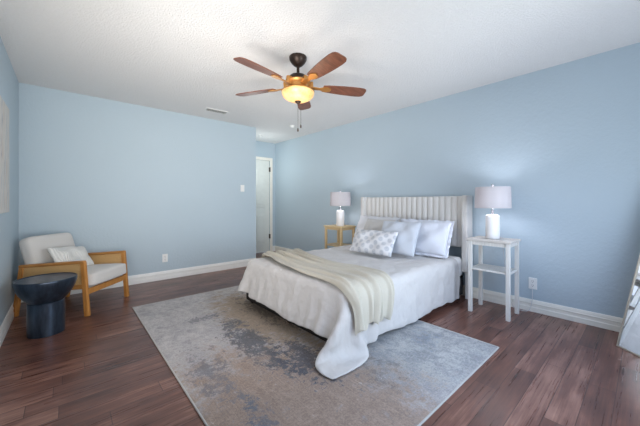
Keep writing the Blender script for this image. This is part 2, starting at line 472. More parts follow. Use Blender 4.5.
# entry door: two arched upper panels over two lower panels
m = MB(); cw = .06
m.box((DX1 - .004, YH - .018, 0), (DX1 + cw, YH - .0005, DH - .004), .003)
m.box((DX0 - cw, YH - .018, 0), (DX0 + .004, YH - .0005, DH - .004), .003)
m.box((DX0 - cw, YH - .018, DH - .004), (DX1 + cw, YH - .0005, DH + cw), .003)
struct('trim_1', m, M['cream_trim'])
def arch(x0, x1, z0, z1, rise, slope):
    p = [(x0, z0), (x1, z0)]
    n = 8
    for k in range(n + 1):
        t = k / n; u = 1 - t
        xx = x0 + (x1 - x0) * u
        s = u if slope > 0 else 1 - u
        p.append((xx, z1 + rise * math.sin(s * PI / 2) - rise * .0))
    return p
dm = MB().box((DX0 + .004, YH + .012, .008), (DX1 - .006, YH + .05, DH - .004), .003)
xm = (DX0 + DX1) / 2
door = struct('door_1', dm, M['door'])
for (x0, x1, sl) in ((DX0 + .11, xm - .045, 1), (xm + .045, DX1 - .11, -1)):
    for poly in (arch(x0, x1, 1.0, 1.72, .10, sl), [(x0, .22), (x1, .22), (x1, .86), (x0, .86)]):
        cx = sum(p[0] for p in poly) / len(poly); cz = sum(p[1] for p in poly) / len(poly)
        pm = MB().prism(poly, YH - .002, YH + .014, 'y', .006)
        inner = [(cx + (p[0] - cx) * .78, cz + (p[1] - cz) * .9) for p in poly]
        pm.prism(inner, YH - .012, YH + .004, 'y', .006)
        pm.build('door_panel', M['door'], door)
for z in (.35, 1.84):
    MB().box((DX1 - .02, YH - .026, z - .05), (DX1 + .002, YH + .014, z + .05), .003).build('hinge', M['hinge'], door)
MB().lathe([(0, .0), (.027, .0), (.027, .008), (.012, .012), (.012, .035), (.026, .045), (.028, .058), (.02, .068), (0, .07)], 20,
           mat=Matrix.Translation((DX0 + .07, YH + .012, .95)) @ Matrix.Rotation(R(90), 4, 'X')).build('door_knob', M['hinge'], door, True)

# ------------------------------------------------------------------ rug
RX0, RX1, RY0, RY1 = .52, 2.478, .742, 3.57
rc = ((RX0 + RX1) / 2, (RY0 + RY1) / 2, 0)
rug = thing('area_rug', 'large grey, tan and slate distressed abstract rug under the bed', 'rug', rc)
hx, hy = (RX1 - RX0) / 2, (RY1 - RY0) / 2
MB().box((-hx + .008, -hy + .008, .001), (hx - .008, hy - .008, .010), .002).build('pile', M['rug'], rug)
m = MB()
for a, b in (((-hx, -hy), (hx, -hy + .009)), ((-hx, hy - .009), (hx, hy)), ((-hx, -hy + .009), (-hx + .009, hy - .009)), ((hx - .009, -hy + .009), (hx, hy - .009))):
    m.box((a[0], a[1], .0005), (b[0], b[1], .0112), .003)
e = m.build('edge_binding', M['binding'], rug); e['label'] = 'pale stitched edge binding'

# ------------------------------------------------------------------ bed
BX0, BX1, BY0, BY1, MT = 1.48, 3.43, 1.40, 2.89, .485
bed = thing('bed', 'queen bed with ivory channel tufted wingback headboard and dark low frame', 'bed', (2.45, 2.16, 0))
def L(p): return (p[0] - 2.45, p[1] - 2.16, p[2])
def lbox(m, lo, hi, bev=0, seg=2): return m.box(L(lo), L(hi), bev, seg)
fm = MB()
lbox(fm, (BX0 + .02, BY0, .055), (BX1, BY0 + .03, .25), .004); lbox(fm, (BX0 + .02, BY1 - .03, .15), (BX1, BY1, .25), .004)
lbox(fm, (BX0 - .005, BY0, .055), (BX0 + .03, BY1, .25), .004); lbox(fm, (BX1 - .04, BY0, .15), (BX1, BY1, .25), .004)
for k in range(12):
    xx = BX0 + .12 + k * .165
    lbox(fm, (xx, BY0 + .02, .235), (xx + .07, BY1 - .02, .252))
lbox(fm, (BX0 + .03, 2.13, .15), (BX1, 2.19, .235))
fm.build('bed_frame', M['bedmetal'], bed)
for (xx, yy) in ((BX0 + .06, BY0 + .03), (BX0 + .06, BY1 - .03), (2.50, BY0 + .03), (2.44, BY1 - .03), (3.35, BY0 + .03), (3.35, BY1 - .03), (BX0 + .06, 2.16), (2.44, 2.16)):
    zb = .0115 if xx < RX1 + .02 else .001
    if 2.49 < xx < 2.51: zb = .001
    lbox(MB(), (xx - .02, yy - .02, zb), (xx + .02, yy + .02, .2), .004).build('leg', M['bedmetal'], bed)
lbox(MB(), (BX0, BY0 - .005, .253), (BX1, BY1 + .005, MT), .05, 4).build('mattress', M['mattress'], bed, True)
# headboard
HY0, HY1, HZ0, HZ1 = 1.358, 2.865, .59, 1.185
hb = lbox(MB(), (3.46, HY0 + .03, HZ0), (3.535, HY1 - .03, HZ1 - .012), .012, 3).build('headboard', M['velvet'], bed, True, 40)
nch = 19; ya, yb = HY0 + .038, HY1 - .038; per = 10
ys, bul = [], []
for c in range(nch):
    for k in range(per):
        t = k / per * 2 - 1
        ys.append(ya + (c + k / per) / nch * (yb - ya)); bul.append(math.sqrt(max(0, 1 - t * t)) ** .8)
ys.append(yb); bul.append(0)
zs = [HZ0 - .004, HZ0 + .004, HZ0 + .02, HZ0 + .06, .9, HZ1 - .06, HZ1 - .02, HZ1 - .006, HZ1]
zb_ = [-.0, .55, .85, 1, 1, 1, .85, .55, 0]
V = np.zeros((len(zs), len(ys), 3))
for i, z in enumerate(zs):
    for j, y in enumerate(ys):
        V[i, j] = L((3.468 - (.010 + .024 * bul[j]) * (zb_[i] ** .5), y, z))
ch = MB().grid(V[::-1]).build('channel_panel', M['velvet'], bed, True)
ch.parent = hb
ch['label'] = 'vertical channel tufting'
for (y0, y1) in ((HY0 - .025, HY0 + .037), (HY1 - .037, HY1 + .025)):
    o = lbox(MB(), (3.37, y0, .32), (3.54, y1, HZ1 + .006), .014, 4).build('wing', M['velvet'], bed, True, 40); o.parent = hb
    o = lbox(MB(), (3.44, y0 + .012, .001), (3.53, y1 - .012, .34), .006).build('post', M['velvet'], bed); o.parent = hb

# ------------------------------------------------------------------ cloth (position based drape)
def solve(A, B, rest, k):
    d = B - A; ln = np.sqrt((d * d).sum(-1, keepdims=True)) + 1e-9
    c = d * (k * .5 * (ln - rest) / ln)
    A += c; B -= c
def cloth(P, FL, collide, steps=160, iters=10, kb=.25, grav=-9.8, damp=.965, ks=.12, force=None):
    Q = P.copy(); dt = 1 / 60
    n, m = P.shape[:2]
    d_ = lambda A, B: np.sqrt(((A - B) ** 2).sum(-1, keepdims=True))
    con = []
    def add(a, b, k): con.append((a, b, d_(FL[a], FL[b]), k))
    for s in (0, 1):
        e = (n - s) // 2 * 2 + s; A, B = slice(s, e, 2), slice(s + 1, e, 2)
        add((A, slice(None)), (B, slice(None)), 1.0)
        add((A, slice(None, -1)), (B, slice(1, None)), ks); add((A, slice(1, None)), (B, slice(None, -1)), ks)
        e = (m - s) // 2 * 2 + s; A, B = slice(s, e, 2), slice(s + 1, e, 2)
        add((slice(None), A), (slice(None), B), 1.0)
    for s in range(4):
        cnt = len(range(s + 2, n, 4)); add((slice(s, s + 4 * cnt, 4), slice(None)), (slice(s + 2, None, 4), slice(None)), kb)
        cnt = len(range(s + 2, m, 4)); add((slice(None), slice(s, s + 4 * cnt, 4)), (slice(None), slice(s + 2, None, 4)), kb)
    for st in range(steps):
        vel = (P - Q) * damp
        Q = P.copy()
        P = P + vel; P[..., 2] += grav * dt * dt
        if force is not None: P += force(P) * dt * dt
        for it in range(iters):
            for a, b, r_, k in con: solve(P[a], P[b], r_, k)
            if it % 3 == 2 or it == iters - 1: collide(P, Q, it == iters - 1)
    return P
def box_collider(lo, hi, r, margin, mu=.5, floor=.036):
    lo, hi = np.array(lo), np.array(hi); c = (lo + hi) / 2; half = (hi - lo) / 2 - r
    def f(P, Q, last):
        d = P - c; sg = np.sign(d); q = np.abs(d) - half
        qm = np.maximum(q, 0); out = np.sqrt((qm * qm).sum(-1)); inside = q.max(-1)
        dist = out + np.minimum(inside, 0) - r
        hit = dist < margin
        nrm = np.where(out[..., None] > 1e-8, qm / (out[..., None] + 1e-12), (q == q.max(-1, keepdims=True)).astype(float)) * sg
        P[hit] += nrm[hit] * (margin - dist[hit])[:, None]
        fl = P[..., 2] < floor
        P[fl, 2] = floor
        if last:
            h = hit | fl
            P[h] = Q[h] + (P[h] - Q[h]) * (1 - mu)
            Q[h] = P[h] - (P[h] - Q[h]) * .6
    return f
rng = np.random.default_rng(7)
def smooth_noise(n, m, f, amp):
    u = np.linspace(0, 1, n)[:, None]; v = np.linspace(0, 1, m)[None, :]
    z = np.zeros((n, m))
    for _ in range(10):
        a, b, p = rng.uniform(-f, f), rng.uniform(-f, f), rng.uniform(0, 6.28)
        z += np.sin(a * u * 6.28 + b * v * 6.28 + p)
    return amp * z / 3.2
def surf_object(name, P, mat, thick, label, cat, sub=1, offset=1, puff=None):
    m = MB().grid(P); o = m.build(name, mat, None, True)
    sd = o.modifiers.new('thickness', 'SOLIDIFY'); sd.thickness = thick; sd.offset = offset
    sb = o.modifiers.new('smooth', 'SUBSURF'); sb.levels = sub; sb.render_levels = sub
    if puff:
        tx = bpy.data.textures.new(name + '_creases', 'CLOUDS'); tx.noise_scale = puff[0]; tx.noise_depth = 3
        dp = o.modifiers.new('creases', 'DISPLACE'); dp.texture = tx; dp.strength = puff[1]; dp.mid_level = .5; dp.texture_coords = 'GLOBAL'
    return tag(o, label, cat)
sp = .034
x0, x1, y0, y1 = BX0 - .185, 3.36, BY0 - .30, BY1 + .18
n, mm = int((x1 - x0) / sp) + 1, int((y1 - y0) / sp) + 1
U = np.linspace(0, 1, n)[:, None] + np.zeros((1, mm)); V_ = np.linspace(0, 1, mm)[None, :] + np.zeros((n, 1))
P = np.zeros((n, mm, 3))
# the pattern runs longer towards the near foot corner, where the duvet trails on the rug
P[..., 0] = x0 + (x1 - x0) * U - (1 - U) ** 5 * (.045 * np.exp(-(V_ / .12) ** 2) - .07 * np.exp(-((1 - V_) / .14) ** 2) + .012 * np.sin(V_ * 17))
P[..., 1] = y0 + (y1 - y0) * V_ - (1 - V_) ** 5 * (.0 * np.exp(-(U / .2) ** 2) + .015 * np.sin(U * 14)) + V_ ** 5 * -.04 * np.exp(-(U / .16) ** 2)
FL = P.copy(); FL[..., 1] *= 1.02; FL[..., 0] *= 1.004
P[..., 2] = MT + .05 + smooth_noise(n, mm, 6, .008)
def tuck(P):
    f = np.zeros_like(P)
    low = P[..., 2] < MT - .06
    qx = np.maximum(BX0 - P[..., 0], 0); qy = np.maximum(BY0 - P[..., 1], 0) - np.maximum(P[..., 1] - BY1, 0)
    f[..., 0] = np.where(P[..., 0] < BX0 - .03, -2.6, 0); f[..., 1] = np.where(low, np.clip(qy * 12, -2, 2), 0)
    return f
P = cloth(P, FL, box_collider((BX0 - .01, BY0 - .02, .1), (BX1, BY1 + .02, MT), .06, .008, .35), steps=200, iters=12, kb=.10, force=tuck)
Dn = np.gradient(P, axis=0); Dm = np.gradient(P, axis=1)
NR = np.cross(Dn, Dm); NR /= np.linalg.norm(NR, axis=-1, keepdims=True) + 1e-9
if NR[n // 2, mm // 2, 2] < 0: NR = -NR
hang = np.clip((MT + .01 - P[..., 2]) / .22, 0, 1)
fy, fx = P[..., 1], P[..., 0]
foot = np.clip((BX0 + .03 - fx) / .05, 0, 1)
rip = .5 * np.sin(fy * 41 + 1.3 * np.sin(fy * 7)) + .4 * np.sin(fy * 63 + 2 * np.sin(fy * 5 + 1)) + .3 * np.sin(fy * 23)
rip2 = .5 * np.sin(fx * 27 + 1.5 * np.sin(fx * 6)) + .4 * np.sin(fx * 44 + 2 * np.sin(fx * 4 + 2))
P = P + NR * (hang * (.009 * foot * rip + .008 * (1 - foot) * rip2))[..., None]
P[..., 2] = np.maximum(P[..., 2], .034)
DUV = P.copy()
duvet = surf_object('duvet', P, M['duvet'], .022, 'white duvet spread over the bed, one corner trailing on the rug', 'duvet', 2, 1, (.13, .026))
# normals of the grid must face outwards (up on top)
me = duvet.data
if me.polygons[len(me.polygons) // 2].normal.z < 0: me.flip_normals()

# throw blanket: gathered in lengthwise folds, laid across the foot of the duvet and down its near side
nw, nl = 72, 120
Dn = np.gradient(DUV, axis=0); Dm = np.gradient(DUV, axis=1)
NRM = np.cross(Dn, Dm); NRM /= np.linalg.norm(NRM, axis=-1, keepdims=True) + 1e-9
if NRM[n // 2, mm // 2, 2] < 0: NRM = -NRM
def blur(A, k=3):
    for _ in range(k):
        B = np.pad(A, ((1, 1), (1, 1), (0, 0)), mode='edge')
        A = (B[:-2, 1:-1] + B[2:, 1:-1] + B[1:-1, :-2] + B[1:-1, 2:] + 2 * B[1:-1, 1:-1]) / 6
    return A
NRM = blur(NRM, 4); NRM /= np.linalg.norm(NRM, axis=-1, keepdims=True) + 1e-9
DUS = blur(DUV, 2)
def on_duvet(A, x, y):
    fi = min(max((x - x0) / (x1 - x0) * (n - 1), 0), n - 1.001); fj = min(max((y - y0) / (y1 - y0) * (mm - 1), 0), mm - 1.001)
    i, j = int(fi), int(fj); a, b = fi - i, fj - j
    return (A[i, j] * (1 - a) + A[i + 1, j] * a) * (1 - b) + (A[i, j + 1] * (1 - a) + A[i + 1, j + 1] * a) * b
P = np.zeros((nw, nl, 3))
ridges = [(.03, .020, .05), (.16, .030, .06), (.33, .022, .05), (.50, .034, .07), (.68, .026, .055), (.83, .030, .05), (.96, .018, .05)]
for i in range(nw):
    for j in range(nl):
        u = i / (nw - 1); v = j / (nl - 1)
        wide = .42 + .07 * v + .03 * math.sin(v * 7)
        x = 1.60 + .20 * v + .02 * math.sin(v * 6.5 + 1) + wide * u
        y = (BY0 - .115 - .03 * u + .02 * math.sin(u * 20)) * (1 - v) + (BY1 + .16) * v
        h = 0
        for c, a, wd in ridges:
            cc = c + .045 * math.sin(v * 6 + c * 25) + .02 * math.sin(v * 15 + c * 60)
            aa = a * (.75 + .35 * math.sin(v * 9 + c * 40))
            t = abs(u - cc) / wd
            if t < 1: h = max(h, aa * (.5 + .5 * math.cos(t * PI)) ** .8)
        edge = min(1, min(u, 1 - u) / .03)
        pos = on_duvet(DUS, x, y); nr = on_duvet(NRM, x, y)
        P[i, j] = pos + nr * (.030 + .006 * edge + h)
throw = surf_object('throw_blanket', P, M['throw'], .007, 'cream throw blanket gathered in folds across the foot of the bed', 'blanket', 1, 0)
if throw.data.polygons[len(throw.data.polygons) // 2].normal.z < 0: throw.data.flip_normals()

# ------------------------------------------------------------------ pillows
def pillow_mesh(w, h, t, n=26, pinch=.05, power=.42, wrinkle=.009, seed=0):
    rg = np.random.default_rng(seed)
    ph = rg.uniform(0, 6.28, 8)
    def side(s):
        V = np.zeros((n, n, 3))
        for i in range(n):
            for j in range(n):
                u = -1 + 2 * i / (n - 1); v = -1 + 2 * j / (n - 1)
                u = math.sin(u * PI / 2) * .6 + u * .4; v = math.sin(v * PI / 2) * .6 + v * .4
                prof = max(0, (1 - u * u)) ** power * max(0, (1 - v * v)) ** power
                x = u * w / 2 * (1 - pinch * (1 - v * v) * abs(u)); y = v * h / 2 * (1 - pinch * (1 - u * u) * abs(v))
                wr = wrinkle * (math.sin(7 * u + 3 * v + ph[0]) + math.sin(5 * v - 6 * u + ph[1]) + .6 * math.sin(13 * u * v + ph[2]))
                V[i, j] = (x, y, s * (t / 2 * prof + wr * prof))
        return V
    m = MB(); A = side(1); B = side(-1)
    m.grid(A); m.grid(B[::-1])
    bmesh.ops.remove_doubles(m.bm, verts=m.bm.verts, dist=.0006)
    bmesh.ops.recalc_face_normals(m.bm, faces=m.bm.faces)
    return m
def flange(w, h, f, waves=9, amp=.014, seed=1):
    # ruffled border around a sham
    m = MB(); n = 96; rows = 4
    V = np.zeros((rows, n, 3))
    for j in range(n):
        a = 2 * PI * j / n
        cx, cy = math.cos(a), math.sin(a)
        s = 1 / max(abs(cx), abs(cy)); ux, uy = cx * s, cy * s
        for i in range(rows):
            k = i / (rows - 1)
            V[i, j] = (ux * (w / 2 - .012 + f * k), uy * (h / 2 - .012 + f * k), amp * k * math.sin(j / n * 2 * PI * 22 + 1.3 * math.sin(j * .9)) )
    m.grid(V, True); return m
def place(o, right, up, bottom, h, t):
    r = Vector(right).normalized(); u = Vector(up).normalized(); u = (u - r * u.dot(r)).normalized(); nn = r.cross(u)
    c = Vector(bottom) + u * (h / 2)
    mt = Matrix((r, u, nn)).transposed().to_4x4(); mt.translation = c
    o.matrix_world = mt
def pillow(name, mat, w, h, t, bottom, lean, yaw, label, roll=0, seed=0, pinch=.05, power=.42, fl=0):
    o = pillow_mesh(w, h, t, pinch=pinch, seed=seed, power=power).build(name, mat, None, True)
    tag(o, label, 'pillow')
    # face looks towards -X; width runs along -Y
    face = Vector((-math.cos(yaw), -math.sin(yaw), 0)); right = Vector((face.y, -face.x, 0)) * -1
    right = Vector((-face.y, face.x, 0))
    up = -face * math.cos(lean) + Vector((0, 0, math.sin(lean)))
    rr = Matrix.Rotation(roll, 3, right.cross(up)); right = rr @ right; up = rr @ up
    place(o, right, up, bottom, h, t)
    if fl:
        f = flange(w * .985, h * .985, fl, seed=seed).build('ruffled_edge', mat, o, True)
        sd = f.modifiers.new('thickness', 'SOLIDIFY'); sd.thickness = .004
    return o
zt = MT + .043
pillow('sleeping_pillow', M['white_pillow'], .68, .42, .15, (3.13, 2.50, zt), R(64), 0, 'white pillow leaning on the far side of the headboard, mostly hidden', seed=3, fl=.02)
pillow('pillow_sham', M['sham'], .62, .40, .17, (3.04, 1.735, zt), R(63), R(4), 'large white ruffled pillow at the near side of the headboard', seed=5, fl=.035)
pillow('accent_pillow', M['beige_pillow'], .48, .41, .13, (2.93, 2.33, zt), R(62), R(-3), 'pale greige square pillow standing behind the patterned lumbar pillow', seed=8)
pillow('accent_pillow', M['blue_pillow'], .48, .41, .14, (2.76, 1.88, zt), R(61), R(6), 'pale blue grey square pillow between lumbar and ruffled pillow', seed=11)
pillow('lumbar_pillow', M['pattern'], .57, .30, .12, (2.57, 2.08, zt), R(58), R(4), 'grey medallion print lumbar pillow at the front of the pillow group', seed=14, pinch=.04)

# ------------------------------------------------------------------ nightstands
def nightstand(loc, label, wm_, tm_):
    t = thing('nightstand', label, 'nightstand', loc, 0, 'slim open nightstands beside the bed')
    hx, hy, h = .155, .185, .745
    MB().box((-hx - .012, -hy - .012, h - .022), (hx + .012, hy + .012, h), .004).build('tabletop', tm_, t)
    m = MB()
    for s in (-1, 1):
        m.box((-hx + .03, s * (hy - .017) - .008, h - .06), (hx - .03, s * (hy - .017) + .008, h - .022))
        m.box((s * (hx - .017) - .008, -hy + .03, h - .06), (s * (hx - .017) + .008, hy - .03, h - .022))
    m.build('apron', wm_, t)
    for sx in (-1, 1):
        for sy in (-1, 1):
            cx, cy = sx * (hx - .017), sy * (hy - .017)
            MB().box((cx - .017, cy - .017, .001), (cx + .017, cy + .017, h - .022), .003).build('leg', wm_, t)
    MB().box((-hx + .006, -hy + .036, .432), (hx - .006, hy - .036, .448), .002).build('shelf', wm_, t)
    for s in (-1, 1):
        MB().box((-hx + .03, s * (hy - .022) - .012, .425), (hx - .03, s * (hy - .022) + .012, .45), .002).build('shelf_rail', wm_, t)
    return t
nightstand((3.24, 1.025, 0), 'whitewashed slim nightstand on the near side of the bed, by the outlet', M['whitewood'], M['whitewood_top'])
nightstand((3.235, 3.20, 0), 'blond wood slim nightstand on the far side of the bed', M['tanwood'], M['tanwood_top'])

# ------------------------------------------------------------------ table lamps
def table_lamp(loc, label, power, cord=None):
    t = thing('table_lamp', label, 'lamp', loc, 0, 'white drum shade table lamps')
    rb = .063
    MB().lathe([(0, .001), (rb - .004, .001), (rb, .006), (rb, .225), (rb - .006, .236), (rb - .02, .243), (.016, .246), (0, .246)], 40).build('base', M['ceramic'], t, True, 50)
    MB().lathe([(.015, .246), (.012, .25), (.012, .30), (.009, .302), (.009, .33), (0, .33)], 20).build('neck', M['chrome'], t, True, 50)
    z0, z1 = .308, .520; r0, r1 = .162, .156
    sh = MB().lathe([(r0, z0), (r1, z1), (r1 - .003, z1), (r0 - .003, z0), (r0, z0)], 64, cap=False).build('lamp_shade', M['shade'], t, True, 40)
    m = MB()
    for k in range(3):
        a = k * 2 * PI / 3 + .4
        m.tube([(0, 0, z1 - .012), (math.cos(a) * (r1 - .003), math.sin(a) * (r1 - .003), z1 - .012)], .002, 6)
    m.lathe([(0, .33), (.003, .33), (.003, z1 - .005), (0, z1 - .005)], 8)
    m.build('shade_spider', M['chrome'], t)
    MB().lathe([(0, z1 - .008), (.006, z1 - .008), (.005, z1 + .006), (.009, z1 + .010), (.013, z1 + .020), (.010, z1 + .030), (0, z1 + .034)], 18).build('finial', M['chrome'], t, True)
    MB().lathe([(0, .345), (.014, .35), (.026, .385), (.022, .41), (0, .42)], 18).build('bulb', M['bulb'], t, True)
    l = bpy.data.lights.new('lamp_light', 'POINT'); l.energy = power; l.color = (.90, .90, 1); l.shadow_soft_size = .05
    o = bpy.data.objects.new('lamp_light', l); COL.objects.link(o); o.parent = t; o.location = (0, 0, .40)
    if cord:
        c = MB().tube(cord, .0028, 6).build('power_cord', M['cord'], t, True)
    return t
_t = NT('bulb_glow'); _t.b.inputs['Emission Color'].default_value = (1, .93, .88, 1); _t.b.inputs['Emission Strength'].default_value = 3; _t.base((1, .95, .9, 1))
M['bulb'] = _t.m
def bez(p, n=10):
    out = []
    P_ = [Vector(q) for q in p]
    P_ = [P_[0]] + P_ + [P_[-1]]
    for i in range(1, len(P_) - 2):
        for k in range(n):
            t = k / n; a, b, c, d = P_[i - 1], P_[i], P_[i + 1], P_[i + 2]
            out.append(.5 * ((2 * b) + (c - a) * t + (2 * a - 5 * b + 4 * c - d) * t * t + (3 * b - a - 3 * c + d) * t ** 3))
    out.append(P_[-2]); return out
lo = Vector((3.235, 1.03, .7455))
cw_ = [(3.297, 1.03, .752), (3.36, 1.02, .7495), (3.412, 1.01, .749), (3.445, 1.005, .70), (3.47, .99, .45), (3.49, .97, .2), (3.50, .92, .03), (3.50, .84, .006), (3.53, .79, .02), (3.545, .768, .12), (3.545, .767, .25)]
table_lamp(lo, 'white ceramic lamp with drum shade on the whitewashed nightstand', 5.4, bez([Vector(p) - lo for p in cw_]))
table_lamp((3.20, 3.15, .7455), 'white ceramic lamp with drum shade on the blond wood nightstand', 4.2)

# ------------------------------------------------------------------ outlets and switch
def outlet(name, mtx, label, switch=False, plug=False):
    t = bpy.data.objects.new(name, None); COL.objects.link(t); t.matrix_world = mtx; t.empty_display_size = .05
    tag(t, label, 'light switch' if switch else 'outlet', None if switch else 'wall outlets near the floor')
    # local: x across, z up, -y out of the wall
    MB().box((-.036, -.006, -.058), (.036, 0, .058), .003).build('wall_plate', M['plastic'], t)
    if switch:
        MB().box((-.011, -.008, -.022), (.011, -.005, .022), .001).build('switch_surround', M['plastic'], t)
        MB().hexa([(-.006, -.008, -.002), (.006, -.008, -.002), (.006, -.006, -.002), (-.006, -.006, -.002),
                   (-.005, -.02, .012), (.005, -.02, .012), (.005, -.008, .010), (-.005, -.008, .010)]).build('toggle', M['plastic'], t)
    else:
        for z in (-.021, .021):
            f = MB().lathe([(0, .0045), (.0155, .0045), (.0165, .008), (.0165, .0085), (0, .0085)], 20, mat=Matrix.Translation((0, 0, z)) @ Matrix.Rotation(R(90), 4, 'X')).build('receptacle', M['plastic'], t)
            m = MB()
            m.box((-.008, -.0092, z + .0), (-.005, -.008, z + .010)); m.box((.005, -.0092, z + .0), (.008, -.008, z + .010)); m.box((-.0025, -.0092, z - .011), (.0025, -.008, z - .006))
            s_ = m.build('socket_slot', M['slot'], t); s_.parent = f
    return t
outlet('wall_outlet', Matrix.Translation((1.071, YB - .0005, .306)), 'white duplex outlet low on the back wall, right of the armchair')
outlet('wall_outlet', Matrix.Translation((XR - .0005, .767, .285)) @ Matrix.Rotation(R(-90), 4, 'Z'), 'white duplex outlet beside the whitewashed nightstand, lamp cord below')
outlet('light_switch', Matrix.Translation((2.275, YB - .0005, 1.35)), 'white toggle light switch on the blue wall near the entry', True)

# ------------------------------------------------------------------ ceiling vent and detectors
t = thing('ceiling_vent', 'white rectangular slatted air vent on the ceiling', 'vent', (1.64, 4.14, H))
m = MB(); a, b = .165, .075
m.box((-a, -b, -.008), (a, -b + .018, 0), .002).box((-a, b - .018, -.008), (a, b, 0), .002).box((-a, -b + .018, -.008), (-a + .018, b - .018, 0), .002).box((a - .018, -b + .018, -.008), (a, b - .018, 0), .002)
m.build('frame', M['plastic'], t)
MB().box((-a + .018, -b + .018, -.002), (a - .018, b - .018, -.0005)).build('duct_shade_sheet', M['vent_dark'], t)  # solid grey sheet, its colour stands for the shade behind the slats
m = MB()
for k in range(8):
    yy = -b + .026 + k * .0142
    m.hexa([(-a + .018, yy, -.008), (a - .018, yy, -.008), (a - .018, yy + .001, -.008), (-a + .018, yy + .001, -.008),
            (-a + .018, yy + .008, -.002), (a - .018, yy + .008, -.002), (a - .018, yy + .009, -.002), (-a + .018, yy + .009, -.002)])
m.build('slats', M['plastic'], t)
def detector(name, loc, label, cat, r=.055):
    t = thing(name, label, cat, loc)
    MB().lathe([(0, 0), (r, 0), (r, -.012), (r * .92, -.018), (0, -.018)], 32).build('base_ring', M['plastic'], t, True, 40)
    MB().lathe([(r * .8, -.018), (r * .75, -.032), (r * .5, -.038), (0, -.038)], 32, cap=False).build('cover', M['plastic'], t, True, 40)
    return t
detector('smoke_detector', (2.95, 4.07, H), 'small white round smoke detector on the ceiling beyond the fan', 'smoke detector', .042)
cl = detector('ceiling_light', (2.88, 5.06, H), 'small white round light on the entry ceiling before the door', 'ceiling light', .04)
l = bpy.data.lights.new('entry_light', 'POINT'); l.energy = 6; l.color = (.95, 1, .98); l.shadow_soft_size = .05
o = bpy.data.objects.new('entry_light', l); COL.objects.link(o); o.parent = cl; o.location = (0, 0, -.6)

# ------------------------------------------------------------------ ceiling fan
FX, FY = 1.588, 2.105
fan = thing('ceiling_fan', 'five blade walnut and dark bronze ceiling fan with lit amber bowl', 'ceiling fan', (FX, FY, H))
MB().lathe([(0, 0), (.076, 0), (.080, -.006), (.078, -.03), (.064, -.055), (.042, -.078), (.022, -.092), (0, -.094)], 40).build('canopy', M['bronze'], fan, True, 40)
MB().lathe([(.013, -.09), (.013, -.155), (.022, -.162), (.022, -.175), (0, -.175)], 20).build('downrod', M['bronze'], fan, True, 40)
MB().lathe([(0, -.162), (.04, -.165), (.075, -.178), (.096, -.20), (.104, -.222), (.104, -.232), (0, -.234)], 44).build('motor_housing', M['bronze'], fan, True, 40)
o = MB().lathe([(.0, -.228), (.112, -.228), (.118, -.238), (.112, -.25), (.098, -.262), (.096, -.29), (.108, -.312), (.11, -.325), (.0, -.325)], 44).build('switch_housing', M['gold'], fan, True, 40)
bz = -.266
bowl = MB().lathe([(.143, -.318), (.148, -.326), (.147, -.340), (.138, -.362), (.115, -.383), (.084, -.397), (.05, -.405), (.0, -.408)], 48, cap=False).build('light_bowl', M['bowl'], fan, True)
o = MB().lathe([(.143, -.312), (.150, -.317), (.150, -.323), (.144, -.327)], 48, cap=False).build('bowl_rim', M['gold'], fan, True); o.parent = bowl
o = MB().lathe([(0, -.406), (.028, -.407), (.030, -.413), (.018, -.420), (.010, -.430), (0, -.434)], 24).build('finial', M['bronze'], fan, True); o.parent = bowl
def fwd(a):
    # angle a is measured from the camera's forward axis, turning to its right
    F = Vector((math.sin(R(41.4)), math.cos(R(41.4)), 0)); Rt = Vector((F.y, -F.x, 0))
    d = F * math.cos(a) + Rt * math.sin(a); return math.atan2(d.y, d.x)
def blade_poly():
    pts = []; n = 10
    SC = .995
    prof = [(.235, .045), (.27, .052), (.34, .060), (.43, .067), (.52, .071), (.59, .071), (.63, .066), (.652, .054), (.662, .035)]
    for x, y in prof: pts.append((x * SC, y))
    for x, y in reversed(prof): pts.append((x * SC, -y))
    return pts
for k in range(5):
    ang = fwd(R(3 + 72 * k))
    mt = Matrix.Rotation(ang, 4, 'Z') @ Matrix.Translation((0, 0, bz)) @ Matrix.Rotation(R(-12), 4, 'X')
    bl = MB().prism(blade_poly(), -.004, .004, 'z', .002, mt).build('blade', M['blade'], fan)
    m = MB()
    arm = [(.10, .026), (.16, .018), (.21, .016), (.235, .030), (.275, .036), (.305, .022), (.315, 0)]
    poly = arm + [(x, -y) for x, y in reversed(arm[:-1])]
    m.prism(poly, -.013, -.004, 'z', .002, mt)
    m.box((.10, -.018, -.013), (.14, .018, .05), .003, mat=mt)
    o = m.build('blade_iron', M['gold'], fan); o.parent = bl
for (dx, zl) in ((-.012, .615), (.016, .58)):
    F = Vector((math.sin(R(41.4)), math.cos(R(41.4)), 0)); Rt = Vector((F.y, -F.x, 0))
    p = Rt * dx + F * .15
    m = MB().tube([(p.x * .72, p.y * .72, -.305), (p.x, p.y, -.325), (p.x, p.y, -zl)], .0016, 6)
    c = m.build('pull_chain', M['hinge'], fan)
    o = MB().lathe([(0, -zl + .005), (.005, -zl), (.008, -zl - .02), (.005, -zl - .03), (0, -zl - .033)], 14, (p.x, p.y)).build('chain_fob', M['bronze'], fan, True); o.parent = c
l = bpy.data.lights.new('fan_light', 'POINT'); l.energy = 4; l.color = (1, .78, .6); l.shadow_soft_size = .1
o = bpy.data.objects.new('fan_light', l); COL.objects.link(o); o.parent = fan; o.location = (0, 0, -.66)

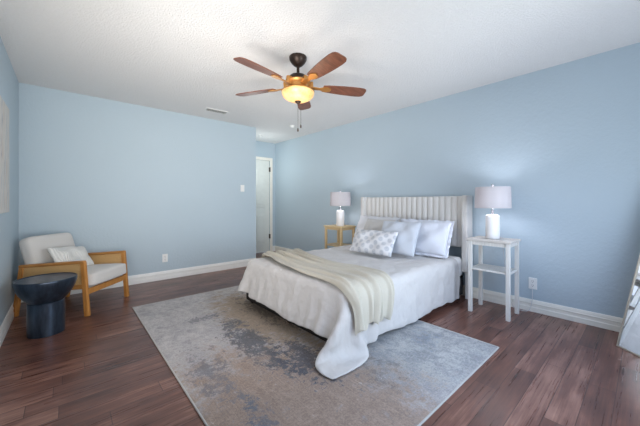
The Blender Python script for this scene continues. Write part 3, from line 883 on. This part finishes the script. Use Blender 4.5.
# ------------------------------------------------------------------ armchair
AC = thing('armchair', 'light grey armchair with golden wood frame and woven cane sides', 'armchair', (.086, 4.056, 0), R(49))
hw = .29
def bar(m, p, q, w_, d_, bev=.004, wax=(1, 0, 0)):
    p, q = Vector(p), Vector(q); d = (q - p).normalized(); x_ = Vector(wax); y_ = d.cross(x_).normalized(); x_ = y_.cross(d)
    a = x_ * w_ / 2; b = y_ * d_ / 2
    m.hexa([p - a - b, p + a - b, p + a + b, p - a + b, q - a - b, q + a - b, q + a + b, q - a + b], bev); return m
for s in (-1, 1):
    x_ = s * hw
    bar(MB(), (x_, -.345, .001), (x_, -.305, .53), .034, .044, .006).build('leg', M['oak'], AC)
    bar(MB(), (x_, .355, .001), (x_, .285, .48), .034, .044, .006).build('leg', M['oak'], AC)
    m = MB(); bar(m, (x_, -.325, .53), (x_, .31, .485), .040, .030, .011)
    m.build('arm', M['oak_arm'], AC)
    m = MB(); bar(m, (x_, -.32, .29), (x_, .29, .25), .03, .045, .004)
    m.build('side_rail', M['oak_arm'], AC)
    m = MB(); m.hexa([(x_ - .006, -.31, .29), (x_ + .006, -.31, .29), (x_ + .006, .30, .25), (x_ - .006, .30, .25),
                      (x_ - .006, -.30, .52), (x_ + .006, -.30, .52), (x_ + .006, .29, .475), (x_ - .006, .29, .475)])
    m.build('cane_panel', M['cane'], AC)
m = MB(); bar(m, (-hw, -.33, .235), (hw, -.33, .235), .03, .055, .004, (0, 1, 0)); m.build('front_rail', M['oak'], AC)
m = MB(); bar(m, (-hw, .31, .22), (hw, .31, .22), .03, .055, .004, (0, 1, 0)); m.build('rear_rail', M['oak'], AC)
def cushion(lo, hi, bev, mat, name, parent, mtx=None, crown=.02):
    b = bmesh.new(); bmesh.ops.create_cube(b, size=1)
    for v in b.verts: v.co = Vector([lo[i] + (v.co[i] + .5) * (hi[i] - lo[i]) for i in range(3)])
    bmesh.ops.subdivide_edges(b, edges=list(b.edges), cuts=9, use_grid_fill=True)
    c = [(lo[i] + hi[i]) / 2 for i in range(3)]; hf = [(hi[i] - lo[i]) / 2 for i in range(3)]
    for v in b.verts:
        q = [abs(v.co[i] - c[i]) - (hf[i] - bev) for i in range(3)]
        qq = [max(0, x) for x in q]; ln = math.sqrt(sum(x * x for x in qq))
        if ln > bev:
            for i in range(3):
                sg = 1 if v.co[i] > c[i] else -1
                if q[i] > 0: v.co[i] = c[i] + sg * (hf[i] - bev + qq[i] * bev / ln)
        u = [(v.co[i] - c[i]) / hf[i] for i in range(3)]
        ax = min(range(3), key=lambda i: hf[i])
        o_ = [i for i in range(3) if i != ax]
        v.co[ax] += crown * u[ax] * (1 - u[o_[0]] ** 2) * (1 - u[o_[1]] ** 2)
    m = MB(); m._merge(b, mtx)
    o = m.build(name, mat, parent, True)
    sb = o.modifiers.new('smooth', 'SUBSURF'); sb.levels = 1; sb.render_levels = 1
    return o
tilt = Matrix.Translation((0, 0, .27)) @ Matrix.Rotation(R(-4), 4, 'X')
cushion((-.266, -.385, -.02), (.266, .27, .12), .035, M['chairfab'], 'seat_cushion', AC, tilt)
back = Matrix.Translation((0, .20, .37)) @ Matrix.Rotation(R(-17), 4, 'X')
cushion((-.265, -.06, .0), (.265, .075, .41), .05, M['chairfab'], 'back_cushion', AC, back, .015)
o = pillow_mesh(.44, .27, .12, seed=21, pinch=.03).build('throw_pillow', M['stripe'], None, True)
tag(o, 'small white striped lumbar pillow on the grey armchair', 'pillow')
rz = Matrix.Rotation(R(49), 4, 'Z')
loc = Matrix.Translation((.086, 4.056, 0)) @ rz @ Matrix.Translation((-.045, .01, .525)) @ Matrix.Rotation(R(6), 4, 'Y') @ Matrix.Rotation(R(55), 4, 'X')
o.matrix_world = loc

# ------------------------------------------------------------------ side table
st = thing('side_table', 'round blue black metal drum side table before the armchair', 'side table', (-.125, 3.385, 0))
MB().lathe([(0, .462), (.19, .462), (.197, .468), (.201, .466), (.203, .458), (.200, .430), (.190, .395), (.170, .350), (.145, .312), (.125, .288), (.116, .278), (0, .276)], 64).build('tabletop', M['table'], st, True, 40)
MB().lathe([(0, .001), (.117, .001), (.120, .004), (.120, .27), (.112, .279), (0, .279)], 64).build('pedestal', M['table'], st, True, 40)

# ------------------------------------------------------------------ wall art
wa = thing('wall_art', 'pale abstract streaked canvas hanging on the left wall', 'wall art', (XL + .001, 2.98, 1.03))
MB().box((0, -.58, 0), (.034, .58, .865), .003).build('canvas', M['art'], wa)

# ------------------------------------------------------------------ leaning floor mirror
A = Vector((3.196, .155, .001)); e_ = Vector((-.66, -.751, 0)).normalized(); g = Vector((.751, -.66, 0)).normalized()
lean = R(14.4); U = g * math.sin(lean) + Vector((0, 0, math.cos(lean))); N = U.cross(e_).normalized()
if N.dot(Vector((-1, 1, 0))) < 0: N = -N
mw, mh = .56, 1.58
mir = bpy.data.objects.new('floor_mirror', None); COL.objects.link(mir); mir.empty_display_size = .1
mx = Matrix((e_, U, N)).transposed().to_4x4(); mx.translation = A; mir.matrix_world = mx
tag(mir, 'tall thin framed mirror leaning in the corner at the photo edge', 'mirror')
m = MB(); fw = .011
for lo_, hi_ in (((0, 0), (fw, mh)), ((mw - fw, 0), (mw, mh)), ((fw, 0), (mw - fw, fw)), ((fw, mh - fw), (mw - fw, mh))):
    m.box((lo_[0], lo_[1], -.012), (hi_[0], hi_[1], .004), .0015)
m.build('frame', M['mframe'], mir)
MB().box((fw, fw, -.005), (mw - fw, mh - fw, -.002)).build('mirror_glass', M['mirror'], mir)
MB().box((fw, fw, -.011), (mw - fw, mh - fw, -.006)).build('backing', M['mback'], mir)
